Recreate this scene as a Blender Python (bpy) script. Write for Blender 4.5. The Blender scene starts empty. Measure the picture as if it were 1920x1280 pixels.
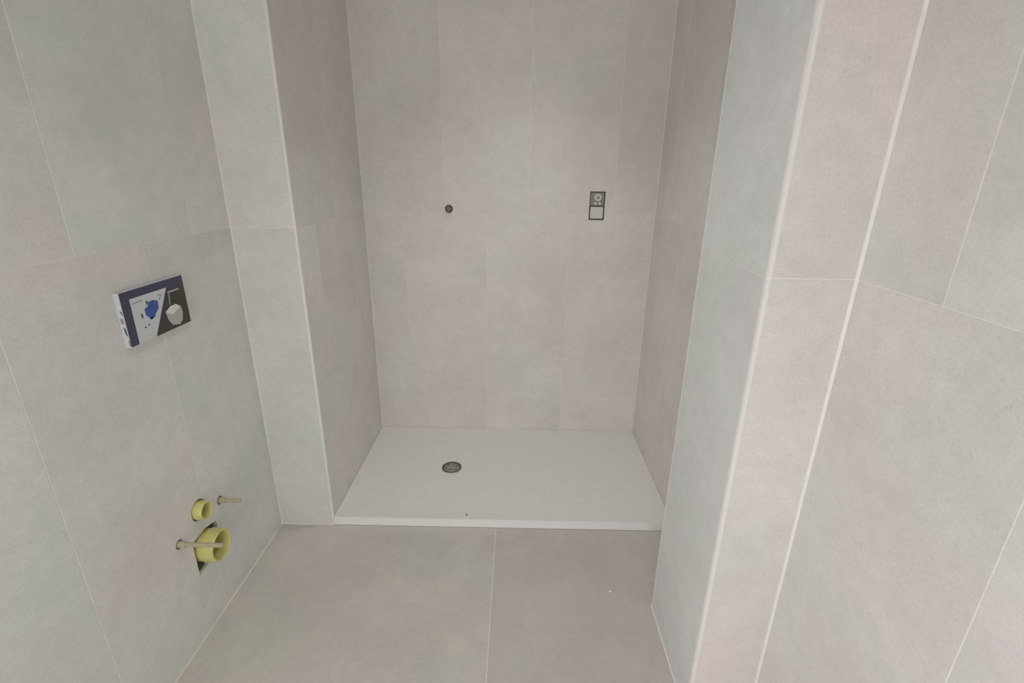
import bpy, bmesh, math, random
from mathutils import Matrix, Vector
C = bpy.context.scene.collection
SC = bpy.context.scene
rnd = random.Random(11)

# ------------------------------------------------------------------ camera
cam = bpy.data.cameras.new('camera'); camo = bpy.data.objects.new('camera', cam); C.objects.link(camo)
r = Vector((0.99983467, 0.01292479, 0.01278968))
u = Vector((-0.01633597, 0.32960804, 0.94397652))
f = Vector((-0.00798512, 0.94402939, -0.32976468))
camo.matrix_world = Matrix(((r.x, u.x, -f.x, 0), (r.y, u.y, -f.y, 0), (r.z, u.z, -f.z, 1.38510), (0, 0, 0, 1)))
cam.sensor_width = 36; cam.lens = 36*908.125/1920; cam.clip_start = .02
SC.camera = camo

# ------------------------------------------------------------------ world, lights, exposure
w = bpy.data.worlds.new('world'); SC.world = w; w.use_nodes = True
w.node_tree.nodes['Background'].inputs[0].default_value = (.92, .96, 1, 1)
w.node_tree.nodes['Background'].inputs[1].default_value = .25
def area(name, loc, rot, sx, sy, power, col):
    l = bpy.data.lights.new(name, 'AREA'); l.shape = 'RECTANGLE'; l.size = sx; l.size_y = sy
    l.energy = power; l.color = col
    o = bpy.data.objects.new(name, l); C.objects.link(o); o.location = loc; o.rotation_euler = rot
    return o
def spot(name, loc, power, angle, col):
    l = bpy.data.lights.new(name, 'SPOT'); l.energy = power; l.spot_size = math.radians(angle); l.spot_blend = 1
    l.shadow_soft_size = .08; l.color = col
    o = bpy.data.objects.new(name, l); C.objects.link(o); o.location = loc
    return o
# daylight through the rear doorway; side and ceiling lights are added fills
area('daylight_rear_door', (-.35, -1.39, .82), (math.radians(90), 0, 0), .8, 1.55, 17.5, (1, .995, .985))
area('side_fill', (-.965, -.30, .62), (math.radians(90), 0, math.radians(-90)), .8, .95, 9.6, (1, .995, .985))
area('niche_fill', (-.05, 1.75, 2.46), (0, 0, 0), .3, .2, .40, (1, .985, .965))
spot('niche_fill_spot', (.02, 1.80, 2.46), 21, 84, (1, .985, .965))
spot('room_fill_spot', (-.15, .90, 2.46), 16.5, 100, (1, .985, .965))
SC.view_settings.view_transform = 'Standard'; SC.view_settings.look = 'None'
SC.view_settings.gamma = 1; SC.view_settings.use_curve_mapping = False
SC.view_settings.exposure = 0.0

# ------------------------------------------------------------------ materials
def mat(name, col, rough=.5, spec=.4, metal=0):
    m = bpy.data.materials.new(name); m.use_nodes = True
    b = m.node_tree.nodes['Principled BSDF']
    b.inputs['Base Color'].default_value = (*col, 1); b.inputs['Roughness'].default_value = rough
    b.inputs['Specular IOR Level'].default_value = spec; b.inputs['Metallic'].default_value = metal
    return m
def grain(m, amount=.06, scale=40, detail=4, bump=0.0):
    """a procedural mottling over a material's own colour"""
    nt = m.node_tree; N = nt.nodes; L = nt.links; b = N['Principled BSDF']
    col = b.inputs['Base Color'].default_value[:]
    tc = N.new('ShaderNodeTexCoord'); nz = N.new('ShaderNodeTexNoise')
    nz.inputs['Scale'].default_value = scale; nz.inputs['Detail'].default_value = detail
    L.new(tc.outputs['Object'], nz.inputs['Vector'])
    mr = N.new('ShaderNodeMapRange'); mr.inputs['From Min'].default_value = .25; mr.inputs['From Max'].default_value = .75
    mr.inputs['To Min'].default_value = 1-amount; mr.inputs['To Max'].default_value = 1+amount
    L.new(nz.outputs[0], mr.inputs['Value'])
    vm = N.new('ShaderNodeVectorMath'); vm.operation = 'SCALE'; vm.inputs[0].default_value = col[:3]
    L.new(mr.outputs[0], vm.inputs['Scale']); L.new(vm.outputs[0], b.inputs['Base Color'])
    if bump:
        bp = N.new('ShaderNodeBump'); bp.inputs['Strength'].default_value = bump; bp.inputs['Distance'].default_value = .002
        L.new(nz.outputs[0], bp.inputs['Height']); L.new(bp.outputs[0], b.inputs['Normal'])
    return m
def tile_material(name, col, rough=.48, spec=.35):
    """concrete-look porcelain: cloudy tone, faint warm/cool drift, fine grain, a few pits; each tile its own print"""
    m = bpy.data.materials.new(name); m.use_nodes = True
    nt = m.node_tree; N = nt.nodes; L = nt.links; b = N['Principled BSDF']
    b.inputs['Specular IOR Level'].default_value = spec
    tc = N.new('ShaderNodeTexCoord'); oi = N.new('ShaderNodeObjectInfo')
    rs = N.new('ShaderNodeVectorMath'); rs.operation = 'SCALE'; rs.inputs[0].default_value = (37.1, 53.7, 19.3)
    L.new(oi.outputs['Random'], rs.inputs['Scale'])
    ad = N.new('ShaderNodeVectorMath'); ad.operation = 'ADD'
    L.new(tc.outputs['Object'], ad.inputs[0]); L.new(rs.outputs[0], ad.inputs[1])
    def noise(scale, detail, rough_=.55):
        n = N.new('ShaderNodeTexNoise'); n.inputs['Scale'].default_value = scale
        n.inputs['Detail'].default_value = detail; n.inputs['Roughness'].default_value = rough_
        L.new(ad.outputs[0], n.inputs['Vector']); return n.outputs[0]
    def rng(src, a, c, lo, hi):
        q = N.new('ShaderNodeMapRange'); q.inputs['From Min'].default_value = a; q.inputs['From Max'].default_value = c
        q.inputs['To Min'].default_value = lo; q.inputs['To Max'].default_value = hi
        L.new(src, q.inputs['Value']); return q.outputs[0]
    def mul(a, c):
        q = N.new('ShaderNodeMath'); q.operation = 'MULTIPLY'; L.new(a, q.inputs[0]); L.new(c, q.inputs[1]); return q.outputs[0]
    cloud = rng(noise(3.2, 7, .6), .3, .7, .93, 1.065)
    med = rng(noise(24, 5, .6), .3, .7, .962, 1.038)
    fine = rng(noise(170, 4, .75), .25, .75, .92, 1.08)
    pit = rng(noise(120, 2, .5), .22, .32, .86, 1.0)
    lum = mul(mul(cloud, med), mul(fine, pit))
    drift = rng(noise(2.6, 3, .5), .36, .64, 0, 1)
    mx = N.new('ShaderNodeMix'); mx.data_type = 'RGBA'
    mx.inputs['A'].default_value = (col[0]*1.022, col[1]*.988, col[2]*1.0, 1)
    mx.inputs['B'].default_value = (col[0]*.978, col[1]*1.012, col[2]*.985, 1)
    L.new(drift, mx.inputs['Factor'])
    v = N.new('ShaderNodeVectorMath'); v.operation = 'SCALE'; L.new(mx.outputs['Result'], v.inputs[0]); L.new(lum, v.inputs['Scale'])
    v2 = N.new('ShaderNodeVectorMath'); v2.operation = 'MULTIPLY'; L.new(v.outputs[0], v2.inputs[0]); L.new(oi.outputs['Color'], v2.inputs[1])
    L.new(v2.outputs[0], b.inputs['Base Color'])
    L.new(rng(noise(9, 4), .3, .7, rough-.05, rough+.07), b.inputs['Roughness'])
    bp = N.new('ShaderNodeBump'); bp.inputs['Strength'].default_value = .12; bp.inputs['Distance'].default_value = .001
    L.new(noise(90, 4), bp.inputs['Height']); L.new(bp.outputs[0], b.inputs['Normal'])
    return m
TILE = (.74, .715, .685)
M = dict(
    wall_tile=tile_material('greige_wall_tile', TILE),
    floor_tile=tile_material('greige_floor_tile', (TILE[0]*.85, TILE[1]*.845, TILE[2]*.84), .42, .4),
    grout=grain(mat('pale_grout', (.85, .83, .80), .8, .2), .06, 60),
    bead=grain(mat('pale_sealant', (.80, .775, .74), .6, .3), .07, 30),
    yellow_bead=grain(mat('cream_sealant', (.74, .715, .60), .6, .3), .08, 25),
    trim=grain(mat('satin_tile_trim', (.83, .81, .79), .4, .4), .03, 40),
    plaster=grain(mat('white_plaster', (.72, .70, .67), .8, .2), .03, 12),
    tray=grain(mat('stone_resin', (.83, .82, .80), .5, .35), .035, 70, 5, .15),
    lip=grain(mat('white_resin_edge', (.88, .88, .865), .4, .4), .02, 50),
    dark=grain(mat('dark_cavity', (.10, .098, .075), .9, .1), .2, 60),
    steel=grain(mat('brushed_steel', (.36, .35, .335), .4, .5, .6), .15, 300),
    gunmetal=grain(mat('dull_steel', (.16, .15, .14), .45, .5, .6), .2, 200),
    brass=grain(mat('dull_fitting', (.13, .11, .105), .5, .4, .3), .2, 160),
    yellow=grain(mat('yellow_green_plastic', (.68, .64, .245), .45, .4), .05, 40),
    stud=grain(mat('cream_plastic_sleeve', (.48, .44, .30), .5, .3), .08, 120),
    board=grain(mat('white_card', (.66, .68, .70), .45, .4), .03, 60),
    navy=grain(mat('navy_print', (.066, .062, .110), .45, .4), .1, 50),
    black=grain(mat('black_print', (.058, .053, .046), .45, .4), .12, 50),
    grey=grain(mat('grey_print', (.30, .31, .34), .5, .3), .06, 60),
    slate=grain(mat('slate_print', (.085, .10, .14), .5, .3), .1, 60),
    blue=grain(mat('blue_print', (.05, .115, .36), .45, .4), .12, 60),
    ceramic=grain(mat('white_ceramic_print', (.50, .49, .47), .4, .4), .05, 30),
    box_grey=grain(mat('grey_plastic', (.30, .29, .265), .5, .4), .07, 80),
    box_pale=grain(mat('pale_grey_plastic', (.70, .69, .66), .4, .4), .04, 60),
    gap=grain(mat('dark_grey_plastic', (.13, .125, .115), .6, .3), .08, 80),
    white=grain(mat('white_plastic', (.80, .79, .76), .4, .4), .03, 80),
    crumb=grain(mat('white_plaster_crumb', (.85, .82, .78), .8, .2), .05, 200),
    grit=grain(mat('brown_grit', (.14, .12, .10), .9, .1), .2, 200),
)

# ------------------------------------------------------------------ helpers
def link(name, me, m=None, parent=None):
    o = bpy.data.objects.new(name, me); C.objects.link(o)
    if m is not None:
        me.materials.clear(); me.materials.append(M[m])
    if parent: o.parent = parent
    return o
def mesh(name, bm, smooth=False):
    bmesh.ops.recalc_face_normals(bm, faces=bm.faces[:])
    me = bpy.data.meshes.new(name); bm.to_mesh(me); bm.free()
    if smooth:
        for p in me.polygons: p.use_smooth = True
        me.set_sharp_from_angle(angle=math.radians(35))
    return me
def box(bm, x0, x1, y0, y1, z0, z1, bev=0):
    a = bmesh.ops.create_cube(bm, size=1)['verts']
    for v in a:
        v.co = Vector((x0 if v.co.x < 0 else x1, y0 if v.co.y < 0 else y1, z0 if v.co.z < 0 else z1))
    if bev:
        es = list({e for v in a for e in v.link_edges})
        bmesh.ops.bevel(bm, geom=es, offset=bev, segments=2, affect='EDGES', clamp_overlap=True)
def box_obj(name, dims, m, parent=None, bev=0):
    bm = bmesh.new(); box(bm, *dims, bev=bev); return link(name, mesh(name, bm), m, parent)
def lathe(bm, prof, n=40, mtx=None, close=False):
    """prof: (radius, height) list revolved about +Z; mtx moves the result"""
    rings = []
    for rr, h in prof:
        if rr < 1e-7: rings.append([bm.verts.new((0, 0, h))])
        else: rings.append([bm.verts.new((rr*math.cos(2*math.pi*i/n), rr*math.sin(2*math.pi*i/n), h)) for i in range(n)])
    prs = list(zip(rings, rings[1:]))
    if close: prs.append((rings[-1], rings[0]))
    for A, B in prs:
        for i in range(n):
            j = (i+1) % n
            if len(A) == 1 and len(B) == 1: continue
            if len(A) == 1: bm.faces.new((A[0], B[i], B[j]))
            elif len(B) == 1: bm.faces.new((A[i], B[0], A[j]))
            else: bm.faces.new((A[i], B[i], B[j], A[j]))
    if mtx: bmesh.ops.transform(bm, matrix=mtx, verts=[v for q in rings for v in q])
TO_X = Matrix.Rotation(math.radians(90), 4, 'Y')        # local +Z -> world +X
TO_NY = Matrix.Rotation(math.radians(90), 4, 'X')       # local +Z -> world -Y
def lathe_obj(name, prof, m, parent, loc, axis=None, n=40, close=False):
    bm = bmesh.new(); lathe(bm, prof, n, axis, close)
    o = link(name, mesh(name, bm, True), m, parent)
    o.location = loc
    return o
def prism_x(bm, pts, x0, x1):
    """pts = (y, z) outline, extruded along x"""
    a = [bm.verts.new((x0, y, z)) for y, z in pts]; b = [bm.verts.new((x1, y, z)) for y, z in pts]
    n = len(pts); bm.faces.new(a); bm.faces.new(b[::-1])
    for i in range(n): bm.faces.new((a[i], b[i], b[(i+1) % n], a[(i+1) % n]))
def thing(name, label, cat, loc, group=None):
    o = bpy.data.objects.new(name, None); C.objects.link(o); o.location = loc
    o.empty_display_size = .05; o['label'] = label; o['category'] = cat
    if group: o['group'] = group
    return o
def tag(o, label, cat, group=None):
    o['label'] = label; o['category'] = cat
    if group: o['group'] = group
    return o
def structure(o): o['kind'] = 'structure'; return o
def boolean_cut(o, cutters):
    for c in cutters:
        md = o.modifiers.new('cut', 'BOOLEAN'); md.operation = 'DIFFERENCE'; md.object = c; md.solver = 'EXACT'
    bpy.context.view_layer.update()
    dg = bpy.context.evaluated_depsgraph_get()
    me = bpy.data.meshes.new_from_object(o.evaluated_get(dg)); o.modifiers.clear(); o.data = me
    keep = o.data.materials[0]; o.data.materials.clear(); o.data.materials.append(keep)
    for p in o.data.polygons: p.material_index = 0

# ------------------------------------------------------------------ setting (metres)
XL, XA, XB, XP, XR = -.9552, -.7368, .6529, .4761, .6474
YT, YB, YF, YN = 1.6330, 2.3827, 1.2676, .9169
YREAR, ZC, TH = -1.30, 2.50, .12
P = .0007                                   # how far a tile stands proud of the grout bed
G = .0012                                   # half a joint
ROW = 1.2

floor = structure(box_obj('floor', (XL-TH, XR+TH, YREAR-TH, YB+TH, -.10, -P), 'grout'))
ceiling = structure(box_obj('ceiling', (XL-TH, XR+TH, YREAR-TH, YB+TH, ZC, ZC+.1), 'plaster'))
SY0, SY1 = -.70, .10                        # side opening added for the fill light, out of view
bm = bmesh.new(); box(bm, XL-TH, XL-P, SY1, YT+.02, -P, ZC); box(bm, XL-TH, XL-P, YREAR-TH, SY0, -P, ZC); box(bm, XL-TH, XL-P, SY0, SY1, 2.05, ZC)
wall_left = structure(link('wall_left', mesh('wall_left', bm), 'grout'))
bm = bmesh.new(); box(bm, XL-TH, XA-P, YT+P, YB+TH, -P, ZC)
wall_niche = structure(link('wall_niche', mesh('wall_niche', bm), 'grout'))
wall_back = structure(box_obj('wall_back', (XA-P, XR+TH, YB+P, YB+TH, -P, ZC), 'grout'))
bm = bmesh.new(); box(bm, XR+P, XR+TH, YREAR-TH, 1.45, -P, ZC); box(bm, XB+P, XR+TH, 1.45, YB+P, -P, ZC)
wall_right = structure(link('wall_right', mesh('wall_right', bm), 'grout'))
wall_column = structure(box_obj('wall_column', (XP+P, XR+P, YN+P, YF-P, -P, ZC), 'grout'))
bm = bmesh.new()                             # rear wall with its doorway (behind the camera)
DX0, DX1, DZ = -.80, .05, 2.05
box(bm, XL-P, DX0, YREAR-TH, YREAR, -P, ZC); box(bm, DX1, XR+P, YREAR-TH, YREAR, -P, ZC); box(bm, DX0, DX1, YREAR-TH, YREAR, DZ, ZC)
wall_rear = structure(link('wall_rear', mesh('wall_rear', bm), 'plaster'))
bm = bmesh.new()
box(bm, DX0-.06, DX0+.012, YREAR-TH, YREAR+.015, 0, DZ+.06); box(bm, DX1-.012, DX1+.06, YREAR-TH, YREAR+.015, 0, DZ+.06)
box(bm, DX0+.012, DX1-.012, YREAR-TH, YREAR+.015, DZ-.012, DZ+.06)
door_1 = structure(link('door_1', mesh('door_1', bm), 'plaster'))
bm = bmesh.new()
box(bm, XL-TH, XL+.012, SY0-.05, SY0+.012, 0, DZ+.05); box(bm, XL-TH, XL+.012, SY1-.012, SY1+.05, 0, DZ+.05)
box(bm, XL-TH, XL+.012, SY0+.012, SY1-.012, DZ-.012, DZ+.05)
added_side_opening = structure(link('added_side_opening', mesh('added_side_opening', bm), 'plaster'))  # casing of the unseen opening added to hold the side fill

# ---- tiles: every tile an object, child of the wall it is laid on
cache = {}
def tile_mesh(wd, ht, m):
    k = (round(wd, 4), round(ht, 4), m)
    if k not in cache:
        c = .0005; bm = bmesh.new()
        lv = [(0, -.0002), (0, P-c*.8), (c, P)]
        rings = [[bm.verts.new(p) for p in ((i, i, z), (wd-i, i, z), (wd-i, ht-i, z), (i, ht-i, z))] for i, z in lv]
        bm.faces.new(rings[0][::-1]); bm.faces.new(rings[-1])
        for A, B in zip(rings, rings[1:]):
            for i in range(4): bm.faces.new((A[i], A[(i+1) % 4], B[(i+1) % 4], B[i]))
        me = bpy.data.meshes.new('tile'); bmesh.ops.recalc_face_normals(bm, faces=bm.faces[:]); bm.to_mesh(me); bm.free()
        me.materials.append(M[m]); cache[k] = me
    return cache[k]
def lay(parent, m, frame, u0, u1, v0, v1, tone=None):
    """frame(u, v) -> (point on the grout bed, U, V, N)"""
    wd, ht = u1-u0-2*G, v1-v0-2*G
    if wd < .004 or ht < .004: return None
    o = bpy.data.objects.new('tile', tile_mesh(wd, ht, m)); C.objects.link(o); o.parent = parent
    p, U, V, Nn = frame(u0+G, v0+G)
    o.matrix_world = Matrix(((U[0], V[0], Nn[0], p[0]), (U[1], V[1], Nn[1], p[1]), (U[2], V[2], Nn[2], p[2]), (0, 0, 0, 1)))
    t = tone if tone else 1+rnd.uniform(-.022, .022)
    w_ = rnd.uniform(-.008, .008)
    o.color = (t*(1+w_)*TINT[0], t*TINT[1], t*(1-w_)*TINT[2], 1)
    return o
TINT = [1, 1, 1]
def courses(parent, frame, lo, hi, lower, upper, m='wall_tile', z0=0, tones={}):
    """two full rows and a cut top row of 0.4 x 1.2 tiles between u = lo..hi; lower/upper = one joint of each row"""
    out = []
    for row, (v0, v1, j) in enumerate(((z0, ROW, lower), (ROW, 2*ROW, upper), (2*ROW, ZC, lower))):
        js = [lo]
        k = j - math.ceil((j-lo)/.4)*.4
        while k < hi-1e-4:
            if k > lo+.012: js.append(k)
            k += .4
        js.append(hi)
        for i, (a, b) in enumerate(zip(js, js[1:])):
            o = lay(parent, m, frame, a, b, v0, v1, tones.get((row, i)))
            if o: out.append((row, a, b, o))
    return out
F_left = lambda u_, v_: ((XL-P, u_, v_), (0, 1, 0), (0, 0, 1), (1, 0, 0))
F_back = lambda u_, v_: ((u_, YB+P, v_), (1, 0, 0), (0, 0, 1), (0, -1, 0))
F_stub = lambda u_, v_: ((u_, YT+P, v_), (1, 0, 0), (0, 0, 1), (0, -1, 0))
F_nich = lambda u_, v_: ((XA-P, u_, v_), (0, 1, 0), (0, 0, 1), (1, 0, 0))
F_right = lambda u_, v_: ((XR+P, -u_, v_), (0, -1, 0), (0, 0, 1), (-1, 0, 0))
F_rnich = lambda u_, v_: ((XB+P, -u_, v_), (0, -1, 0), (0, 0, 1), (-1, 0, 0))
F_cleft = lambda u_, v_: ((XP+P, -u_, v_), (0, -1, 0), (0, 0, 1), (-1, 0, 0))
F_cfront = lambda u_, v_: ((u_, YN+P, v_), (1, 0, 0), (0, 0, 1), (0, -1, 0))
F_cback = lambda u_, v_: ((-u_, YF-P, v_), (-1, 0, 0), (0, 0, 1), (0, 1, 0))
F_floor = lambda u_, v_: ((u_, v_, -P), (1, 0, 0), (0, 1, 0), (0, 0, 1))

TINT[:] = .985, 1.03, 1.03                    # colour shift set wall by wall
tl = courses(wall_left, F_left, SY1+.05, YT, .8345, 1.0345)
courses(wall_left, F_left, YREAR, SY0-.05, .8345, 1.0345)
TINT[:] = 1.0, .985, .99
tb = courses(wall_back, F_back, XA, XB, -.1500, .0510)
TINT[:] = .99, 1.005, 1.01
courses(wall_niche, F_stub, XL, XA, XL, XL)
TINT[:] = 1.02, 1.03, 1.05  # niche side tiles lightened in colour to make up for weak light
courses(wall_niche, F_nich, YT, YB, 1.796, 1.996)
TINT[:] = .985, .99, 1.01
courses(wall_right, F_right, -YN, -YREAR, -.521, -.720)
TINT[:] = 1.01, .98, 1.0
courses(wall_right, F_rnich, -YB, -YF, -1.98, -2.18)
TINT[:] = .985, 1.03, 1.07
courses(wall_column, F_cleft, -YF, -YN, -YF, -YF)
TINT[:] = 1.015, .985, 1.01
courses(wall_column, F_cfront, XP, XR, XP, XP)
courses(wall_column, F_cback, -XR, -XP, -XR, -XR)
ys = [YREAR, -1.067, -.167, .733, YT]
for y0, y1 in zip(ys, ys[1:]):
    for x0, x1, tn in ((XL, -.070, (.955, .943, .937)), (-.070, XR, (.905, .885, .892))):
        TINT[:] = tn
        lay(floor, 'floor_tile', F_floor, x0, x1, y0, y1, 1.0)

# ---- openings cut through tiles and grout bed
def cutter(bm): return link('cutter', mesh('cutter', bm))
def tiles_between(lst, row, a, b): return [o for rw, p, q, o in lst if rw == row and p < b and q > a]
SY, FZ, DZ_ = 1.207, .405, .272             # centre line of the toilet frame; flush pipe, drain pipe heights
STUDS = ((1.107, .366), (1.306, .366))
cuts = []
bm = bmesh.new()                             # rough square hole round the drain
prism_x(bm, [(1.152, .206), (1.20, .213), (1.262, .226), (1.270, .27), (1.268, .318), (1.215, .330), (1.153, .326)], XL-.07, XL+.02); cuts.append(cutter(bm))
bm = bmesh.new(); lathe(bm, [(0, -.07), (.033, -.07), (.033, .02), (0, .02)], 32, Matrix.Translation((XL, SY+.001, FZ)) @ TO_X); cuts.append(cutter(bm))
for y, z in STUDS:
    bm = bmesh.new(); lathe(bm, [(0, -.07), (.0145, -.07), (.0145, .02), (0, .02)], 20, Matrix.Translation((XL, y, z)) @ TO_X); cuts.append(cutter(bm))
for o in tiles_between(tl, 0, 1.08, 1.33):
    o.data = o.data.copy(); boolean_cut(o, cuts)
boolean_cut(wall_left, cuts)
bm = bmesh.new(); prism_x(bm, [(1.1525, .2065), (1.20, .2135), (1.2615, .2265), (1.2695, .27), (1.2675, .3175), (1.215, .3295), (1.1535, .3255)], XL-.069, XL-.012)  # dark solid stands in for the shade deep in the hole
link('recess_shade', mesh('recess_shade', bm), 'dark', wall_left)['label'] = 'dark plate painting the shade inside the rough pipe hole'
VX0, VX1, VZ0, VZ1 = .3375, .4100, 1.1745, 1.3050
bcuts = []
bm = bmesh.new(); box(bm, VX0, VX1, YB-.02, YB+.05, VZ0, VZ1); bcuts.append(cutter(bm))
bm = bmesh.new(); lathe(bm, [(0, -.05), (.0185, -.05), (.0185, .02), (0, .02)], 28, Matrix.Translation((-.3295, YB, 1.2165)) @ TO_NY); bcuts.append(cutter(bm))
for rw in (0, 1):
    for o in tiles_between(tb, rw, VX0, VX1)+tiles_between(tb, rw, -.36, -.30):
        if not o.get('cut'):
            o.data = o.data.copy(); boolean_cut(o, bcuts); o['cut'] = 1
for rw, a, b, o in tb:
    if 'cut' in o: del o['cut']
boolean_cut(wall_back, bcuts)
for c in cuts+bcuts: bpy.data.objects.remove(c, do_unlink=True)

# ---- joints in the corners, edge profiles
def bead(n, p0, p1, a, b, m, s=.004):
    """a triangular fillet from p0 to p1, legs along a and b"""
    p0, p1, a, b = map(Vector, (p0, p1, a, b)); bm = bmesh.new()
    e = -.0004
    A = [bm.verts.new(q) for q in (p0+e*a+e*b, p0+s*a+e*b, p0+.62*s*a+.38*s*.9*b, p0+.38*s*.9*a+.62*s*b, p0+e*a+s*b)]
    B = [bm.verts.new(v.co+(p1-p0)) for v in A]
    bm.faces.new(A); bm.faces.new(B[::-1])
    for i in range(5): bm.faces.new((A[i], B[i], B[(i+1) % 5], A[(i+1) % 5]))
    return structure(link('trim_%d' % n, mesh('trim', bm), m))
HT = .0388
bead(1, (XL, YT, 0), (XL, YT, ZC), (1, 0, 0), (0, -1, 0), 'bead')
bead(2, (XA, YB, HT), (XA, YB, ZC), (1, 0, 0), (0, -1, 0), 'bead', .0035)
bead(3, (XB, YB, HT), (XB, YB, ZC), (-1, 0, 0), (0, -1, 0), 'bead', .0035)
bead(4, (XR, YN, 0), (XR, YN, ZC), (-1, 0, 0), (0, -1, 0), 'trim', .005)
bead(5, (XL, SY1+.05, 0), (XL, YT, 0), (1, 0, 0), (0, 0, 1), 'yellow_bead', .0035)
bead(6, (XP, YN, 0), (XP, YF, 0), (-1, 0, 0), (0, 0, 1), 'bead', .003)
bead(7, (XL, YT, 0), (XA, YT, 0), (0, -1, 0), (0, 0, 1), 'bead', .003)
bead(8, (XR, YREAR, 0), (XR, YN, 0), (-1, 0, 0), (0, 0, 1), 'bead', .003)
bead(9, (XP, YN, 0), (XR, YN, 0), (0, -1, 0), (0, 0, 1), 'bead', .003)
def edge_trim(n, x, y, sx, sy, s=.0075):
    """rounded corner profile along a vertical outer edge; the body lies towards (sx, sy)"""
    bm = bmesh.new(); pts = []
    rr = s*.55; o_ = .0005
    for k in range(6):
        t = math.pi/2*k/5
        pts.append((x-sx*o_+sx*rr*(1-math.cos(t)), y-sy*o_+sy*rr*(1-math.sin(t))))
    pts += [(x+sx*s, y-sy*o_), (x+sx*s, y+sy*.0012), (x+sx*.0012, y+sy*.0012), (x+sx*.0012, y+sy*s), (x-sx*o_, y+sy*s)]
    A = [bm.verts.new((p, q, 0)) for p, q in pts]; B = [bm.verts.new((p, q, ZC)) for p, q in pts]
    bm.faces.new(A); bm.faces.new(B[::-1]); m_ = len(pts)
    for i in range(m_): bm.faces.new((A[i], B[i], B[(i+1) % m_], A[(i+1) % m_]))
    return structure(link('trim_%d' % n, mesh('trim', bm), 'trim'))
edge_trim(10, XA, YT, -1, 1)
edge_trim(11, XP, YN, 1, 1, .009)
edge_trim(12, XP, YF, 1, -1, .005)

# ------------------------------------------------------------------ shower tray
tray = thing('shower_tray', 'wide off-white stone-effect shower tray with a white front edge, filling the niche', 'shower tray', (-.042, 2.0, 0))
x0, x1, y0, y1 = XA+.001, XB-.001, YT+.0035, YB-.001
DRX, DRY, DRR = -.3005, 2.010, .0465
bm = bmesh.new(); NX, NY = 56, 32
def tz(x, y):
    d = math.hypot(x-DRX, y-DRY); m_ = min(x-x0, x1-x, y-y0, y1-y)
    return HT - .006*max(0, 1-d/1.0)*min(1, m_/.08) - (.003 if d < DRR else 0)
gx = [x0+(x1-x0)*i/NX for i in range(NX+1)]; gy = [y0+(y1-y0)*j/NY for j in range(NY+1)]
top = [[bm.verts.new((x, y, tz(x, y))) for x in gx] for y in gy]
for j in range(NY):
    for i in range(NX): bm.faces.new((top[j][i], top[j][i+1], top[j+1][i+1], top[j+1][i]))
loop = [top[0][i] for i in range(NX)]+[top[j][NX] for j in range(NY)]+[top[NY][i] for i in range(NX, 0, -1)]+[top[j][0] for j in range(NY, 0, -1)]
low = [bm.verts.new((v.co.x, v.co.y, 0)) for v in loop]
for i in range(len(loop)):
    k = (i+1) % len(loop); bm.faces.new((loop[i], low[i], low[k], loop[k]))
bm.faces.new(low)
bmesh.ops.translate(bm, verts=bm.verts[:], vec=-tray.location)
link('tray_slab', mesh('tray_slab', bm, True), 'tray', tray)
bm = bmesh.new(); box(bm, x0+.0, x1, YT-.001, YT+.0036, .0005, HT+.0004, .0012)
bmesh.ops.translate(bm, verts=bm.verts[:], vec=-tray.location)
o = link('front_edge', mesh('front_edge', bm), 'lip', tray); o['label'] = 'white smooth front edge'

# ------------------------------------------------------------------ drain in the tray
zt = tz(DRX+.05, DRY)
dr = thing('shower_drain', 'round grey metal drain cover set in the shower tray', 'drain', (DRX, DRY, zt))
lathe_obj('rim', [(.0465, -.001), (.0465, .0016), (.044, .0026), (.0405, .0022), (.0385, -.001)], 'gunmetal', dr, (0, 0, 0), n=48, close=True)
lathe_obj('cover_plate', [(.0362, -.003), (.0362, .0002), (.034, .0016), (.020, .0028), (0, .0031)], 'steel', dr, (0, 0, 0), n=48)
lathe_obj('drain_cup', [(.0392, -.0008), (.037, -.004), (0, -.004)], 'dark', dr, (0, 0, 0), n=40)
for k in range(6):
    t = 2*math.pi*k/6+.3
    bm = bmesh.new(); box(bm, -.0075, .0075, -.0022, .0022, -.0003, .0003, .0002)
    o = link('slot', mesh('slot', bm), 'dark', dr); o.location = (.026*math.cos(t), .026*math.sin(t), .0026); o.rotation_euler = (0, 0, t+math.pi/2)

# ------------------------------------------------------------------ shower water outlet (back wall)
ou = thing('water_outlet', 'small round brownish water pipe stub left of the valve box on the back wall', 'pipe', (-.3295, YB, 1.2165))
lathe_obj('pipe_stub', [(.0105, -.03), (.0105, .011), (.0120, .0125), (.0145, .0125), (.0155, .011), (.0155, -.03)], 'brass', ou, (0, 0, 0), TO_NY, 32, True)
lathe_obj('plug', [(0, .004), (.0104, .004)], 'gunmetal', ou, (0, 0, 0), TO_NY, 24)

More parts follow.
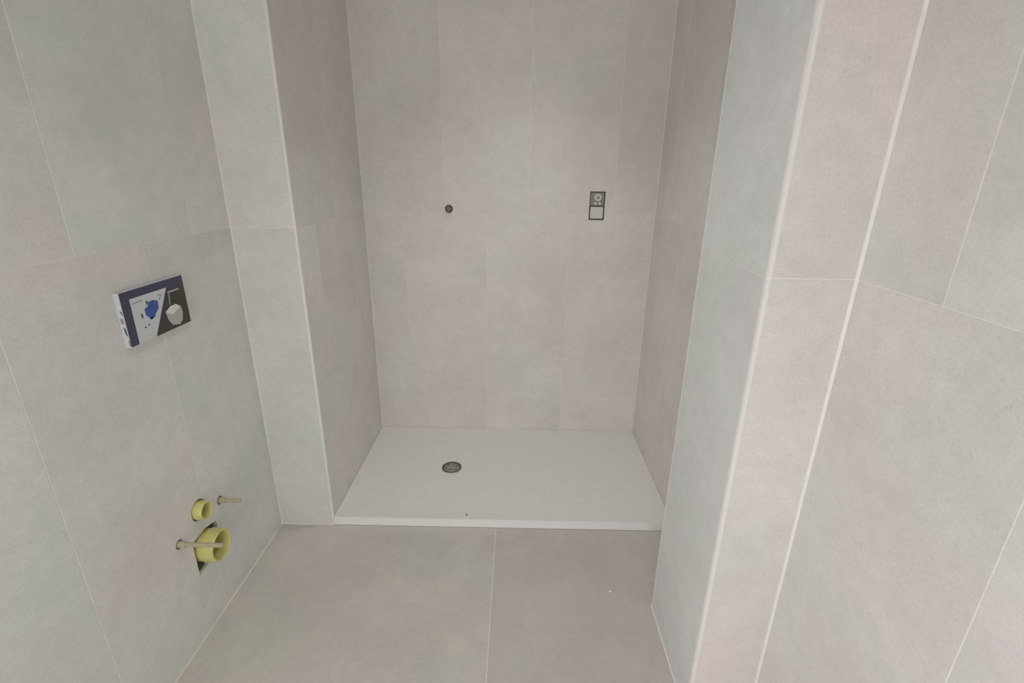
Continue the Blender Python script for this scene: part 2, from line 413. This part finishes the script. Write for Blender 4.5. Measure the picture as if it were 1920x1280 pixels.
# ------------------------------------------------------------------ shower valve box (back wall)
vb = thing('shower_valve_box', 'grey recessed shower valve box with a round port above a pale square cover', 'valve box', (VX0, YB, VZ0))
W_, H_ = VX1-VX0, VZ1-VZ0
bm = bmesh.new(); t_ = .0022
for d in ((.0006, t_, .0006, H_-.0006), (W_-t_, W_-.0006, .0006, H_-.0006), (t_, W_-t_, .0006, t_), (t_, W_-t_, H_-t_, H_-.0006)):
    box(bm, d[0], d[1], -.0004, .03, d[2], d[3])
link('frame', mesh('frame', bm), 'gap', vb)
bm = bmesh.new(); box(bm, .0026, W_-.0026, .006, .03, .0026, H_-.0026); link('box_body', mesh('box_body', bm), 'gap', vb)
bm = bmesh.new(); box(bm, .0045, W_-.0045, .001, .006, .067, H_-.0045, .0008); link('port_plate', mesh('port_plate', bm), 'box_grey', vb)
bm = bmesh.new(); box(bm, .0062, W_-.0062, -.0012, .006, .0066, .0605, .0015); o = link('square_cover', mesh('square_cover', bm), 'box_pale', vb)
rp = lathe_obj('round_port', [(.0172, 0), (.0172, .004), (.0155, .0055), (.0085, .0055), (.0070, .003), (0, .003)], 'box_pale', vb, (.0385, .001, .1035), TO_NY, 36)
lathe_obj('port_centre', [(.0062, .0031), (.0062, .0052), (0, .0056)], 'box_grey', rp, (0, 0, 0), TO_NY, 24)
for xx in (.0270, .0475):
    lathe_obj('screw_cap', [(.0062, 0), (.0062, .0035), (.0048, .005), (0, .0052)], 'white', vb, (xx, .001, .0765), TO_NY, 24)

# ------------------------------------------------------------------ flush plate cover box (left wall)
T = .014
fb = thing('flush_plate_cover', 'printed navy and white cover box over the toilet flush opening on the left wall', 'cover box', (XL, 1.103, .966))
FY, FZ2 = .2285, .1365
bm = bmesh.new(); box(bm, 0, T, 0, FY, 0, FZ2, .0008); o = link('box_body', mesh('box_body', bm), 'board', fb)
def printed(name, pts, m, lift, parent=fb, th=.0003):
    bm = bmesh.new(); prism_x(bm, pts, T+lift-.0001, T+lift+th)
    return link(name, mesh(name, bm), m, parent)
q = lambda y, z: (y-1.103, z-.966)
printed('navy_border', [(.0015, .0015), (FY-.0008, .0015), (FY-.0008, FZ2-.0008), (.0015, FZ2-.0008)], 'navy', 0)
wp = printed('white_panel', [q(1.1320, 1.0815), q(1.2620, 1.0815), q(1.1895, .9664), q(1.1300, .9664)], 'board', .0003)
dp = printed('black_panel', [q(1.2665, 1.0755), q(1.3300, 1.0720), q(1.3300, .9672), q(1.1935, .9672)], 'black', .0003)
bowl = printed('toilet_picture', [q(*p) for p in ((1.240, 1.019), (1.262, 1.030), (1.284, 1.031), (1.302, 1.019), (1.305, 1.001), (1.298, .981), (1.284, .972), (1.256, .979), (1.245, .996))], 'ceramic', .0006, dp)
lid = printed('toilet_lid_picture', [q(*p) for p in ((1.2405, 1.0185), (1.262, 1.0295), (1.284, 1.0305), (1.3005, 1.0195), (1.283, 1.012), (1.262, 1.006))], 'white', .0009, dp)
printed('cistern_pipe_picture', [q(1.2640, 1.0640), q(1.2690, 1.0640), q(1.2650, 1.0340), q(1.2600, 1.0340)], 'grey', .0006, dp)
printed('caption_bar', [q(1.2630, 1.0700), q(1.3080, 1.0700), q(1.3080, 1.0660), q(1.2630, 1.0660)], 'ceramic', .0006, dp)
bl = [(1.171, 1.046), (1.182, 1.050), (1.190, 1.060), (1.206, 1.062), (1.222, 1.055), (1.219, 1.036), (1.205, 1.026), (1.200, 1.018), (1.184, 1.015), (1.180, 1.022), (1.172, 1.030)]
printed('blue_picture', [q(*p) for p in bl], 'blue', .0006, wp)
# small unreadable caption and figure marks on the white panel
for y, z, a, b, m in ((1.140, 1.0685, .0055, .0035, 'grey'), (1.1470, 1.0688, .0055, .0035, 'grey'), (1.1540, 1.0692, .0055, .0035, 'grey'), (1.1610, 1.0695, .0055, .0035, 'grey'), (1.1680, 1.0698, .0055, .0035, 'grey'),
                      (1.1840, 1.0600, .0070, .0085, 'slate'), (1.1590, 1.0320, .0060, .0110, 'slate'), (1.1890, 1.0180, .0070, .0060, 'slate'),
                      (1.2290, 1.0690, .0042, .0055, 'grey'), (1.2300, 1.0590, .0035, .0045, 'slate'), (1.2360, 1.0660, .0030, .0060, 'grey'),
                      (1.1740, 1.0040, .0042, .0050, 'slate'), (1.1615, 1.0015, .0050, .0045, 'slate')):
    printed('print_mark', [q(y-a*.5, z-b*.5), q(y+a*.5, z-b*.45), q(y+a*.5, z+b*.5), q(y-a*.45, z+b*.5)], m, .0006, wp)
# print on the narrow near side of the box (faces -y)
def side_print(pts, m):
    bm = bmesh.new()
    A = [bm.verts.new((x, -.0003, z)) for x, z in pts]; B = [bm.verts.new((x, .0001, z)) for x, z in pts]
    bm.faces.new(A); bm.faces.new(B[::-1]); n = len(pts)
    for i in range(n): bm.faces.new((A[i], B[i], B[(i+1) % n], A[(i+1) % n]))
    link('side_mark', mesh('side_mark', bm), m, fb)
side_print([(.008, .092), (.0132, .081), (.0132, .086), (.0105, .094)], 'slate')
side_print([(.0065, .056), (.0120, .048), (.0130, .030), (.0090, .034)], 'slate')
side_print([(.0040, .075), (.0110, .075), (.0115, .062), (.0045, .062)], 'grey')
side_print([(.0118, .020), (.0138, .020), (.0138, .004), (.0118, .004)], 'navy')
side_print([(.0075, .108), (.0132, .104), (.0135, .096), (.0105, .098)], 'white')

# ------------------------------------------------------------------ toilet connections (left wall)
fp = thing('flush_pipe_cap', 'small round yellow-green cap of the flush pipe, upper of two in the left wall', 'pipe cap', (XL, SY, FZ))
R1, T1 = .0272, .026
lathe_obj('cap', [(R1-.0008, -.055), (R1, T1-.0015), (R1-.001, T1), (R1-.003, T1), (R1-.0042, T1-.0015), (R1-.0045, -.012), (0, -.012)], 'yellow', fp, (0, 0, 0), TO_X, 44)
lathe_obj('collar', [(R1+.0003, .004), (R1+.0018, .005), (R1+.0018, .009), (R1+.0003, .010)], 'yellow', fp, (0, 0, 0), TO_X, 44)
dp_ = thing('drain_pipe_cap', 'large round yellow-green cap of the toilet drain pipe in a rough square hole', 'pipe cap', (XL, 1.211, DZ_))
R2, T2 = .0490, .045
lathe_obj('cap', [(R2-.001, -.06), (R2, T2-.002), (R2-.0015, T2), (R2-.0045, T2), (R2-.006, T2-.002), (R2-.007, -.02), (0, -.02)], 'yellow', dp_, (0, 0, 0), TO_X, 56)
lathe_obj('collar', [(R2+.0002, .008), (R2+.0022, .009), (R2+.0022, .014), (R2+.0002, .015)], 'yellow', dp_, (0, 0, 0), TO_X, 56)
def stud(y, z, ln, label):
    s = thing('mounting_stud', label, 'stud', (XL, y, z), 'toilet mounting studs in the left wall')
    pr = [(0, -.055), (.0062, -.055)]
    h = 0.0
    while h < ln-.004:
        pr += [(.0062, h), (.0068, h+.001), (.0062, h+.002)]; h += .003
    pr += [(.0062, ln-.002), (.0050, ln), (0, ln)]
    lathe_obj('threaded_rod', pr, 'stud', s, (0, 0, 0), TO_X, 18)
    lathe_obj('sleeve', [(.0064, -.05), (.0064, .020), (.0085, .020), (.0092, .018), (.0092, -.05)], 'stud', s, (0, 0, 0), TO_X, 24, True)
    return s
stud(*STUDS[0], .125, 'long cream threaded stud left of the yellow pipe caps, passing before the large one')
stud(*STUDS[1], .070, 'cream threaded stud right of the yellow pipe caps, nearest the room corner')

# ------------------------------------------------------------------ crumbs
def crumb(name, x, y, z, s, m, label, seed):
    rr = random.Random(seed); bm = bmesh.new(); bmesh.ops.create_icosphere(bm, subdivisions=2, radius=s)
    for v in bm.verts: v.co = Vector((v.co.x*1.2, v.co.y, v.co.z*.55))*rr.uniform(.78, 1.15)
    zz = min(v.co.z for v in bm.verts)
    o = link(name, mesh(name, bm), m); o.location = (x, y, z-zz); return tag(o, label, 'debris')
crumb('plaster_crumb', .345, 1.320, .0, .0045, 'crumb', 'small white plaster crumb lying on the floor tile at right', 3)
crumb('grit_speck', -.193, 1.662, tz(-.193, 1.662), .0035, 'grit', 'tiny brown grit speck on the tray just behind its front edge', 5)
